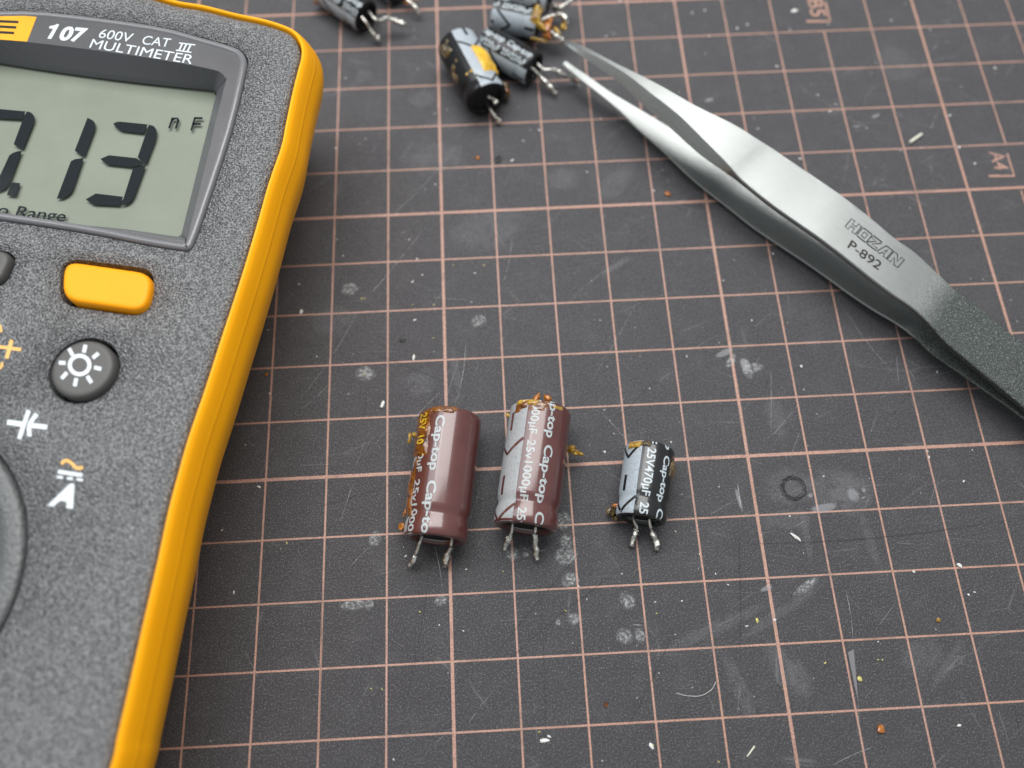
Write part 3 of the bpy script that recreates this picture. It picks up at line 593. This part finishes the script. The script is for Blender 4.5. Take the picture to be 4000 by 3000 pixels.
def arm(upper):
    vs = []; uvs = []; s = 0; prev = None; n = len(ST)
    A = []
    for st in ST: A.append([*at(*st[0], st[4]), *at(*st[1], st[4]), st[2], st[3], st[4], st[5]])
    A = catmull([np.array(a) for a in A], 5); n = len(A)
    for i, a in enumerate(A):
        L, Rr = a[0:3].copy(), a[3:6].copy(); o, th, zu, zl = a[6:10]
        w = (Rr-L); w[2] = 0; w = w/np.linalg.norm(w)
        if prev is not None: s += np.linalg.norm(L-prev)
        prev = L.copy()
        if upper: z0, z1 = zu, zu-th
        else:
            z0, z1 = zl+th*.45, zl
            L[2] = Rr[2] = z0
        b = .018
        P = [L-w*o*.0+w*b+[0, 0, z0-L[2]], Rr-w*b+[0, 0, z0-Rr[2]], Rr+[0, 0, z0-b-Rr[2]], Rr+[0, 0, z1+b-Rr[2]], Rr-w*b+[0, 0, z1-Rr[2]], L-w*o+w*b+[0, 0, z1-L[2]], L-w*o+[0, 0, z1+b-L[2]], L-w*(b*.0)+[0, 0, z0-b-L[2]]]
        if not upper:  # inner face is up: the broad ground flank is on the underside
            P[0] = L-w*o+w*b; P[7] = L-w*o+[0, 0, -b]; P[5] = L+w*b+[0, 0, z1-z0]; P[6] = L-w*o*.5+[0, 0, z1-z0+b]
        vs += P; W_ = np.linalg.norm(Rr-L); uvs += [(s, 0), (s, W_), (s, W_+.01), (s, W_+.1), (s, W_+.12), (s, -.12), (s, -.1), (s, -.01)]
    fs = [(i*8+k, i*8+(k+1) % 8, (i+1)*8+(k+1) % 8, (i+1)*8+k) for i in range(n-1) for k in range(8)]
    fs += [tuple(range(7, -1, -1)), tuple((n-1)*8+k for k in range(8))]
    o_ = mesh('upper_arm' if upper else 'lower_arm', vs, fs, M_STEEL, None, True, uvs=uvs)
    bm = bmesh.new(); bm.from_mesh(o_.data); bmesh.ops.recalc_face_normals(bm, faces=bm.faces)
    for e in bm.edges:
        if len(e.link_faces) == 2 and e.calc_face_angle(0) > .3: e.smooth = False
    bm.to_mesh(o_.data); bm.free(); o_.data.polygons.foreach_set('use_smooth', [True]*len(o_.data.polygons))
    world_parent(o_, tw); return o_
ua = arm(True); arm(False)
def face_z(u, v):
    "height of the upper arm's outer face at the station nearest to this pixel"
    best = None; P = np.array([u, v], float)
    for a, b in zip(ST[:-1], ST[1:]):
        ca = (np.array(a[0])+a[1])/2; cb = (np.array(b[0])+b[1])/2; t_ = np.clip((P-ca)@(cb-ca)/((cb-ca)@(cb-ca)), 0, 1); dd = np.linalg.norm(P-ca-(cb-ca)*t_)
        if best is None or dd < best[0]: best = (dd, a[4]+(b[4]-a[4])*t_)
    return best[1]
g = MB()
# outlined maker name: letters in a unit box (x along the arm, y to its upper edge)
def eng_map(x, y): return (3301+x*206+y*26, 885+x*160-y*31)
def eng(pts, closed=True):
    L = [eng_map(*p) for p in pts]; P = [np.array(p) for p in L]; n = len(P); w = 4.6; A_ = []; B_ = []
    for i in range(n):
        a = P[(i-1) % n] if (i > 0 or closed) else P[i]; b = P[(i+1) % n] if (i < n-1 or closed) else P[i]; d = (b-a)/np.linalg.norm(b-a); q_ = np.array([-d[1], d[0]])*w/2
        for lst, s_ in ((A_, 1), (B_, -1)):
            pp = P[i]+q_*s_; lst.append(at(*pp, face_z(*pp)+.004))
    g.add(A_+B_, [(i, (i+1) % n, n+(i+1) % n, n+i) for i in range(n if closed else n-1)])
eng([(0, 0), (0, 1), (.06, 1), (.06, .62), (.13, .62), (.13, 1), (.19, 1), (.19, 0), (.13, 0), (.13, .38), (.06, .38), (.06, 0)])
eng([(.215, .1), (.215, .9), (.235, 1), (.375, 1), (.395, .9), (.395, .1), (.375, 0), (.235, 0)]); eng([(.27, .27), (.27, .73), (.34, .73), (.34, .27)])
eng([(.41, 1), (.575, 1), (.575, .85), (.475, .25), (.58, .25), (.58, 0), (.41, 0), (.41, .18), (.505, .75), (.41, .75)])
eng([(.60, 0), (.66, 1), (.78, 1), (.78, 0), (.72, 0), (.72, .25), (.675, .25), (.66, 0)]); eng([(.685, .45), (.72, .45), (.72, .78)])
eng([(.80, 0), (.80, 1), (.87, 1), (.94, .4), (.94, 1), (1, 1), (1, 0), (.93, 0), (.86, .6), (.86, 0)])
v, f = text_geo('P-892', .012); lo, hi = v.min(0), v.max(0); nn_ = (v-lo)/(hi-lo); B, Rp, Tp = np.array([3309., 966]), np.array([3431., 1057]), np.array([3327., 936])
pts = [B+(Rp-B)*a+(Tp-B)*b for a, b in nn_]; g.add([at(p[0], p[1], face_z(*p)+.004) for p in pts], f)
o = tag(g.build('engraving', M_ENGR), kind='stuff'); o.parent = ua

# ================================================================== capacitors
def make_cap(name, label, A, B, r, a0, bands, colour='brown', group=None, leads=None, z0=0.0, sw=68, rollz=0, groove=.36, detail=True, chev=None):
    """can from end A (plain top) to end B (lead end); a0 = right edge of the stripe, degrees from the zenith.
    bands: (text, first s, last s, lowest angle, highest angle, bold)"""
    A = np.array(A, float); B = np.array(B, float); L = np.linalg.norm(B-A); h = math.atan2(*(B-A)[::-1])
    root = empty(name, (A[0], A[1], z0), h); tag(root, label, 'capacitor', group)
    rr = .09 if r > .45 else .07
    prof = [(.012, r*.30), (.006, r*.62), (.0, r*.80), (.006, r*.90), (.03, r*.965), (.07, r*.993), (.12, r), (.3, r), (L-groove-.14, r), (L-groove-.06, r*.985), (L-groove, r*.93), (L-groove+.05, r*.945), (L-groove+.13, r*.992), (L-.10, r), (L-.045, r*.99), (L-.018, r*.965), (L-.003, r*.92), (L, r*.86), (L-.002, r*.78), (L-.02, r*.715), (L-.08, r*.70)]
    def rad(s):
        for (s0, r0), (s1, r1) in zip(prof[3:16], prof[4:17]):
            if s0 <= s <= s1: return r0+(r1-r0)*(s-s0)/(s1-s0)
        return prof[16][1] if s > L*.5 else prof[3][1]
    def P(s, a, e=0.0): rq = rad(s)+e; return (s, rq*math.sin(a), r+rq*math.cos(a))
    n = 72; vs = []
    for s, q_ in prof:
        for k in range(n): a = 2*PI*k/n; w_ = 1+(.010*noise.noise(Vector((s*2.5, 1.6*math.cos(a), 1.6*math.sin(a)+L))) if detail else 0); vs.append((s, q_*w_*math.sin(a), r+q_*w_*math.cos(a)))
    fs = [(i*n+k, i*n+(k+1) % n, (i+1)*n+(k+1) % n, (i+1)*n+k) for i in range(len(prof)-1) for k in range(n)]
    body = mesh('sleeve', vs, fs, M_BROWN if colour == 'brown' else M_BLACK if detail else M_BLACKFAR, root, True)
    g = MB(); g.add([(.02, r*.6*math.sin(2*PI*k/n), r+r*.6*math.cos(2*PI*k/n)) for k in range(n)], [tuple(range(n))]); g.build('can_top', M_ALU, root)
    g = MB(); c1 = [(L-.075, r*.71*math.sin(2*PI*k/n), r+r*.71*math.cos(2*PI*k/n)) for k in range(n)]; g.add(c1, [tuple(range(n))]); g.build('bung', M_BUNG, root)
    if detail:
        g = MB()
        for k in range(n): pass
        ringv = []
        for k in range(n):
            a = 2*PI*k/n
            for rr_, x_ in ((r*.655, L-.066), (r*.675, L-.055)): ringv.append((x_, rr_*math.sin(a), r+rr_*math.cos(a)))
        g.add(ringv, [(2*k, 2*k+1, (2*k+3) % (2*n), (2*k+2) % (2*n)) for k in range(n)]); g.build('can_rim', simple('dull rim', (.25, .25, .25), .4, 1), root)
    # stripe laid on the sleeve
    D = math.radians; s0, s1 = .0, L-.012
    ns = 40; na = 16; g = MB(); vv = []
    def jit(s, a): return .010*noise.noise(Vector((s*2.5, 1.6*math.cos(a), 1.6*math.sin(a)+L)))*rad(s) if detail else 0
    S_ = np.linspace(s0+.006, s1, ns)
    for s in S_:
        for k in range(na+1): a = D(a0-sw+sw*k/na); vv.append(P(s, a, .0042+jit(s, a)))
    g.add(vv, [(i*(na+1)+k, i*(na+1)+k+1, (i+1)*(na+1)+k+1, (i+1)*(na+1)+k) for i in range(ns-1) for k in range(na)])
    stripe = g.build('stripe', M_STRIPE if colour == 'brown' else M_STRIPEB, body, True)
    g = MB()
    def lay(pts, wd):
        "dark line on the stripe through (s, deg) points"
        out = []
        for (sa, aa), (sb, ab) in zip(pts[:-1], pts[1:]):
            m_ = 10; out += [(sa+(sb-sa)*k/m_, aa+(ab-aa)*k/m_) for k in range(m_)]
        out.append(pts[-1]); n_ = len(out); Lv = []; Rv = []
        for i in range(n_):
            p0, p1 = out[max(0, i-1)], out[min(n_-1, i+1)]; ds = p1[0]-p0[0]; da = D(p1[1]-p0[1])*r; l_ = math.hypot(ds, da)+1e-9; ux, uy = -da/l_*wd/2, ds/l_*wd/2
            for lst, sg in ((Lv, 1), (Rv, -1)):
                s_ = min(max(out[i][0]+ux*sg, 0.004), L-.004); a_ = D(out[i][1])+uy*sg/r; lst.append(P(s_, a_, .0075+jit(s_, a_)))
        g.add(Lv+Rv, [(i, i+1, n_+i+1, n_+i) for i in range(n_-1)])
    per, ph = chev
    mid = a0-sw/2
    for k in range(-1, 4):
        s_ = ph+k*per
        if -.2 < s_ and s_ < L-.02: lay([(max(.01, s_-.25*sw/68), a0), (min(s_, L-.01), mid), (max(.01, s_-.25*sw/68), a0-sw)] if s_ > .26 else [(.01, a0-12), (max(.02, s_), mid), (.01, a0-sw+12)], .046)
        m0, m1 = s_+.33*per, s_+.62*per
        if m1 > .05 and m0 < L-.05: lay([(max(.02, m0), mid), (min(L-.03, m1), mid)], .062)
    tag(g.build('stripe_marks', M_BROWN if colour == 'brown' else M_BLACK, body), kind='stuff')
    for txt, sa, sb, a_lo, a_hi, bold, *gl_ in bands:
        g = MB()
        v, f = text_geo(txt, bold); lo, hi = v.min(0), v.max(0)
        has_desc = any(ch in txt for ch in 'pgq'); bm = bmesh.new()
        bv = [bm.verts.new((sa+(sb-sa)*(x-lo[0])/(hi[0]-lo[0]), D(a_lo)+(D(a_hi)-D(a_lo))*(y-lo[1])/(hi[1]-lo[1]), 0)) for x, y in v]
        for q_ in f:
            try: bm.faces.new([bv[i] for i in q_])
            except ValueError: pass
        for cut in np.arange(D(a_lo)+.05, D(a_hi), .05): bmesh.ops.bisect_plane(bm, geom=bm.verts[:]+bm.edges[:]+bm.faces[:], plane_co=(0, cut, 0), plane_no=(0, 1, 0))
        for cut in [L-groove-.12, L-groove-.05, L-groove, L-groove+.08, L-groove+.14, L-.12, L-.07, L-.03, .03, .07, .12]:
            bmesh.ops.bisect_plane(bm, geom=bm.verts[:]+bm.edges[:]+bm.faces[:], plane_co=(cut, 0, 0), plane_no=(1, 0, 0))
        bmesh.ops.bisect_plane(bm, geom=bm.verts[:]+bm.edges[:]+bm.faces[:], plane_co=(L-.006, 0, 0), plane_no=(1, 0, 0), clear_outer=True)
        bmesh.ops.bisect_plane(bm, geom=bm.verts[:]+bm.edges[:]+bm.faces[:], plane_co=(.008, 0, 0), plane_no=(-1, 0, 0), clear_outer=True)
        bm.verts.index_update()
        g.add([P(w_.co.x, w_.co.y, .0048+(gl_[0] if gl_ else 0)+jit(w_.co.x, w_.co.y)) for w_ in bm.verts], [tuple(w_.index for w_ in q_.verts) for q_ in bm.faces]); bm.free()
        if g.f: tag(g.build('lettering', M_GLET if gl_ else M_LET if colour == 'brown' else M_LETB, body), kind='stuff')
    # leads in world px or local points
    inv = Matrix.Translation(Vector((A[0], A[1], z0)))@Matrix.Rotation(h, 4, 'Z'); inv = inv.inverted()
    for li, (pts, split) in enumerate(leads or []):
        W_ = [inv@Vector(at(*p)) for p in pts]; P_ = catmull([np.array(w_) for w_ in W_], 6); n_ = len(P_); k = max(2, int(n_*split))
        g = MB(); tube(g, P_[:k+1], .029, 10); ld = g.build('lead', M_LEAD, root, True)
        g = MB(); rads = [(.028+.022*math.sin(PI*min(1, (i+.6)/(n_-k+.4)))**.6)*(.78+.42*random.random()) for i in range(n_-k)]; tube(g, P_[k:], rads, 14, .75, li+L*3+A[0]); g.build('solder', M_SOLDER, ld, True)
    return root, P, L, body
def glue(parent, P, s0, s1, a0, a1, mt, seed, hmax=.05, thr=-.12, ns=46, na=34, fr=3.0):
    "lumpy glue patch laid on a sleeve"
    H = np.zeros((ns, na)); V = {}; g = MB(); idx = {}
    vs = []; fs = []
    for i in range(ns):
        for k in range(na):
            s = s0+(s1-s0)*i/(ns-1); a = math.radians(a0+(a1-a0)*k/(na-1))
            e = 1-max(abs(2*i/(ns-1)-1), abs(2*k/(na-1)-1))**3
            nz = noise.noise(Vector((s*fr, a*fr*.45, seed)))+.5*noise.noise(Vector((s*fr*3, a*fr*1.3, seed+5)))
            hgt = (nz-thr)*.9*e-(1-e)*.35
            H[i, k] = hgt; vs.append(P(s, a, .004+max(-.004, min(hmax, hgt*hmax*1.6))+(.018*max(0, noise.noise(Vector((s*16, a*8, seed)))) if hgt > .1 else 0)))
    for i in range(ns-1):
        for k in range(na-1):
            if max(H[i, k], H[i+1, k], H[i, k+1], H[i+1, k+1]) > 0: fs.append((i*na+k, i*na+k+1, (i+1)*na+k+1, (i+1)*na+k))
    return mesh('glue_patch', vs, fs, mt, parent, True)
def blob(parent_root, pts, mt, seed=1):
    "pieces of glue stuck to a thing: (u, v, z, size)"
    inv = (Matrix.Translation(parent_root.location)@Matrix.Rotation(parent_root.rotation_euler.z, 4, 'Z')).inverted()
    for i, (u, v, z, size) in enumerate(pts):
        c = inv@Vector(at(u, v, z)); g = MB(); shard(g, c, size, seed+i*3, sub=3); g.build('glue_lump', mt, parent_root, True)

CT, V1 = 'Cap-top', '25v1000µF'
# left brown
c1, P1, L1, b1 = make_cap('capacitor', 'left brown capacitor with amber glue running down its left edge', (.118, .79), (-.182, -1.235), .5, -58,
    [(CT, .17, 1.07, -27, -4, .026), (CT, 1.23, 2.18, -27, -4, .026), ('D', -.04, .06, -22, -2, .03), ('25V', .12, .40, -57, -38, .03, .042), ('10', .50, .64, -57, -38, .03, .042), ('00µF', .67, 1.08, -57, -38, .02), ('25v1000µF', 1.20, 2.25, -57, -38, .02)], 'brown',
    leads=[([(1650, 2088, .32), (1636, 2130, .30), (1616, 2185, .2), (1597, 2212, .12)], .55), ([(1768, 2092, .34), (1760, 2135, .30), (1744, 2180, .18), (1738, 2215, .1)], .32)], chev=(1.05, .84))
glue(b1, P1, -.02, .86, -96, -27, M_AMBER, 2.0, .035, -.75); glue(b1, P1, .50, .86, -66, -36, M_GOLD, 9.0, .05, .0); glue(b1, P1, .78, 1.80, -102, -52, M_AMBER, 4.5, .03, -.85); glue(b1, P1, -.02, .14, -70, 32, M_AMBER, 7.7, .02, -.6)
blob(c1, [(1600, 1712, .3, (.09, .03, .03)), (1622, 1700, .35, (.05, .04, .03))], M_GOLD, 31); blob(c1, [(1573, 2058, .25, (.07, .06, .08)), (1592, 1985, .35, (.03, .14, .05))], M_ORANGE, 41)
# middle brown
c2, P2, L2, b2 = make_cap('capacitor', 'middle brown capacitor showing its grey minus stripe and full lettering', (1.59, .83), (1.21, -1.13), .5, -24,
    [(CT, -.24, .62, 10, 32, .026), (CT, .74, 1.66, 10, 32, .026), (CT, 1.80, 2.7, 10, 32, .026), ('1000µF', .03, .60, -20, -1, .02), ('25v1000µF', .70, 1.66, -20, -1, .02), ('25v1000µF', 1.77, 2.7, -20, -1, .02)], 'brown',
    leads=[([(2003, 2040, .34), (1998, 2080, .3), (1984, 2112, .2), (1970, 2148, .10)], .38), ([(2095, 2050, .36), (2089, 2090, .30), (2092, 2135, .18), (2097, 2188, .1)], .30)], chev=(1.05, .92))
glue(b2, P2, .0, .26, -62, 22, M_AMBER, 3.2, .03, -.02, fr=4); glue(b2, P2, .0, .14, -80, 60, M_GOLD, 6.2, .05, .02, fr=5)
blob(c2, [(2240, 1763, .3, (.10, .05, .05)), (2262, 1772, .25, (.08, .03, .025)), (2236, 1752, .35, (.05, .06, .05))], M_GOLD, 61); blob(c2, [(2139, 1556, .85, (.07, .05, .05)), (2095, 1556, .95, (.09, .04, .03))], M_ORANGE, 71)
blob(c2, [(1987, 1625, .55, (.03, .06, .026))], M_GOLD, 77)
# small black in front
c3, P3c, L3, b3 = make_cap('capacitor', 'short black capacitor standing alone right of the brown pair, glue at both ends', (3.324, .106), (3.034, -1.065), .4, -25,
    [(CT, .19, .94, 22, 46, .026), (CT, 1.05, 1.8, 22, 46, .026), ('p', -.03, .09, 22, 40, .026), ('25V470µF', .13, .90, -17, 7, .02), ('25V470µF', 1.01, 1.8, -17, 7, .02), ('F', -.02, .05, -14, 7, .02)], 'black',
    leads=[([(2473, 2012, .25), (2479, 2040, .25), (2488, 2062, .2), (2479, 2088, .13), (2464, 2135, .08)], .55), ([(2537, 2025, .25), (2540, 2055, .22), (2550, 2085, .16), (2562, 2115, .12), (2564, 2150, .08)], .35)], groove=.30, chev=(.88, .29))
glue(b3, P3c, .0, .16, -66, -25, M_GOLD, 2.4, .04, -.3); glue(b3, P3c, .0, .12, -38, -4, M_DARKGLUE, 5.0, .03, -.25); glue(b3, P3c, .02, .52, 48, 92, M_DARKGLUE, 8.0, .05, -.25)
blob(c3, [(2398, 1990, .25, (.05, .09, .10)), (2410, 2020, .15, (.09, .05, .07)), (2390, 2000, .1, (.06, .08, .05))], M_DARKGLUE, 81); blob(c3, [(2408, 1975, .38, (.035, .07, .05))], M_ORANGE, 91)
# far heap: 6.3 mm and 8 mm black ones
V2 = '25V220µF'; GR = 'small black capacitors heaped at the far end'
def far(label, a, b, r, a0, bands, leads, z0=0, ch=(.88, .62), fresh=None):
    A_, B_ = np.array(at(*a, r+z0)[:2]), np.array(at(*b, r+z0)[:2])
    return make_cap('capacitor', label, A_, B_, r, a0, bands, 'black', GR, leads, z0, sw=68 if r > .35 else 84, groove=.26, detail=False, chev=ch)
cA, PA, LA, bA = far('leftmost black capacitor at the far end, its two long leads pointing right', (1258, -52), (1432, 66), .33, -58, [(CT, .12, .64, -26, 4, .02), (CT, .74, 1.26, -26, 4, .02), (V2, -.35, .12, -56, -32, .02), (V2, .20, .80, -56, -32, .02), (V2, .88, 1.5, -56, -32, .02)],
    [([(1412, 66, .45), (1430, 88, .40), (1446, 112, .3), (1462, 134, .2), (1484, 160, .1)], .5), ([(1440, 45, .45), (1465, 74, .45), (1485, 80, .4), (1520, 74, .35), (1585, 98, .25)], .5)])
cD, PD, LD, bD = far('far black capacitor with grey lettering, between the yellow stained and the pale striped ones', (1893, 163), (2088, 270), .34, -52, [(CT, -.05, .50, -18, 11, .02), (CT, .58, 1.15, -18, 11, .02), (V2, -.10, .50, -50, -25, .02), (V2, .56, 1.12, -50, -25, .02)],
    [([(2072, 262, .4), (2092, 278, .35), (2112, 300, .28), (2140, 330, .2), (2172, 366, .1)], .45), ([(2098, 248, .45), (2125, 272, .4), (2160, 272, .38), (2200, 292, .3), (2244, 305, .2)], .5)])
cC, PC, LC, bC = far('black capacitor with bright pale stripe facing up, torn glue at its lead end', (1930, 55), (2105, 92), .34, -26, [(V2, -.36, .14, -22, 2, .02), (V2, .20, .80, -22, 2, .02), (V2, .88, 1.5, -22, 2, .02), (CT, .02, .6, 8, 34, .02)],
    [([(2112, 118, .35), (2150, 122, .4), (2175, 140, .4), (2205, 160, .35)], .5), ([(2112, 80, .5), (2160, 60, .55), (2200, 62, .6), (2215, 95, .5)], .4)], .0, (.88, .42))
cF, PF, LF, bF = far('black capacitor cut off by the top edge of the picture, stripe just visible', (2010, -42), (2150, -8), .32, -26, [], [([(2150, 5, .4), (2180, 32, .4), (2215, 15, .4), (2235, 0, .4)], .3), ([(2140, 22, .3), (2170, 38, .3), (2200, 40, .3)], .3)], .36)
cE, PE, LE, bE = far('charred black capacitor with yellow stained stripe, leaning against the lettered one', (1783, 170), (1903, 390), .42, 54, [], [([(1898, 345, .5), (1908, 378, .5), (1925, 385, .45), (1942, 405, .4)], .75), ([(1895, 385, .2), (1908, 415, .2), (1930, 450, .15), (1952, 478, .08)], .75)], 0, (.88, .58))
glue(bE, PE, .50, 1.24, 10, 76, M_STAIN, 3.0, .03, -1.1, fr=3.0); glue(bE, PE, .06, .5, -80, -30, M_DARKGLUE, 2.2, .05, -.1); glue(bE, PE, .9, 1.15, -40, 10, M_GOLD, 1.1, .03, .1, fr=4)
glue(bE, PE, .0, 1.2, -85, -26, M_DARKGLUE, 6.2, .035, .12)
blob(cE, [(1962, 345, .2, (.10, .13, .13)), (1972, 372, .15, (.07, .09, .08)), (1926, 418, .08, (.05, .05, .02))], M_DARKGLUE, 101); blob(cE, [(1978, 358, .25, (.05, .07, .05)), (1742, 195, .35, (.07, .05, .06))], M_AMBER, 111)
glue(bC, PC, .78, 1.02, -60, 90, M_GOLD, 4.4, .07, -.2); blob(cC, [(2140, 105, .45, (.07, .14, .08)), (2135, 140, .4, (.10, .06, .06)), (2150, 75, .5, (.05, .09, .05))], M_ORANGE, 121); blob(cC, [(2112, 100, .55, (.06, .14, .08)), (2105, 155, .35, (.025, .17, .03)), (2202, 105, .5, (.07, .08, .06)), (2175, 118, .45, (.10, .04, .02))], M_GOLD, 131)
blob(cC, [(2198, 160, .3, (.05, .04, .03))], M_ORANGE, 141); blob(cA, [(1235, 8, .3, (.05, .06, .05))], M_AMBER, 151); blob(cD, [(2250, 318, .1, (.03, .05, .03))], M_AMBER, 161)
cB, PB, LB, bB = far('black capacitor at the top edge whose single bent lead hangs into the picture', (1460, -115), (1560, -38), .32, -50, [], [([(1575, -40, .3), (1592, 0, .3), (1618, 22, .25), (1640, 60, .12)], .6)])
blob(cB, [(1596, 8, .15, (.05, .09, .02)), (1630, -8, .3, (.05, .05, .02))], M_ORANGE, 171)
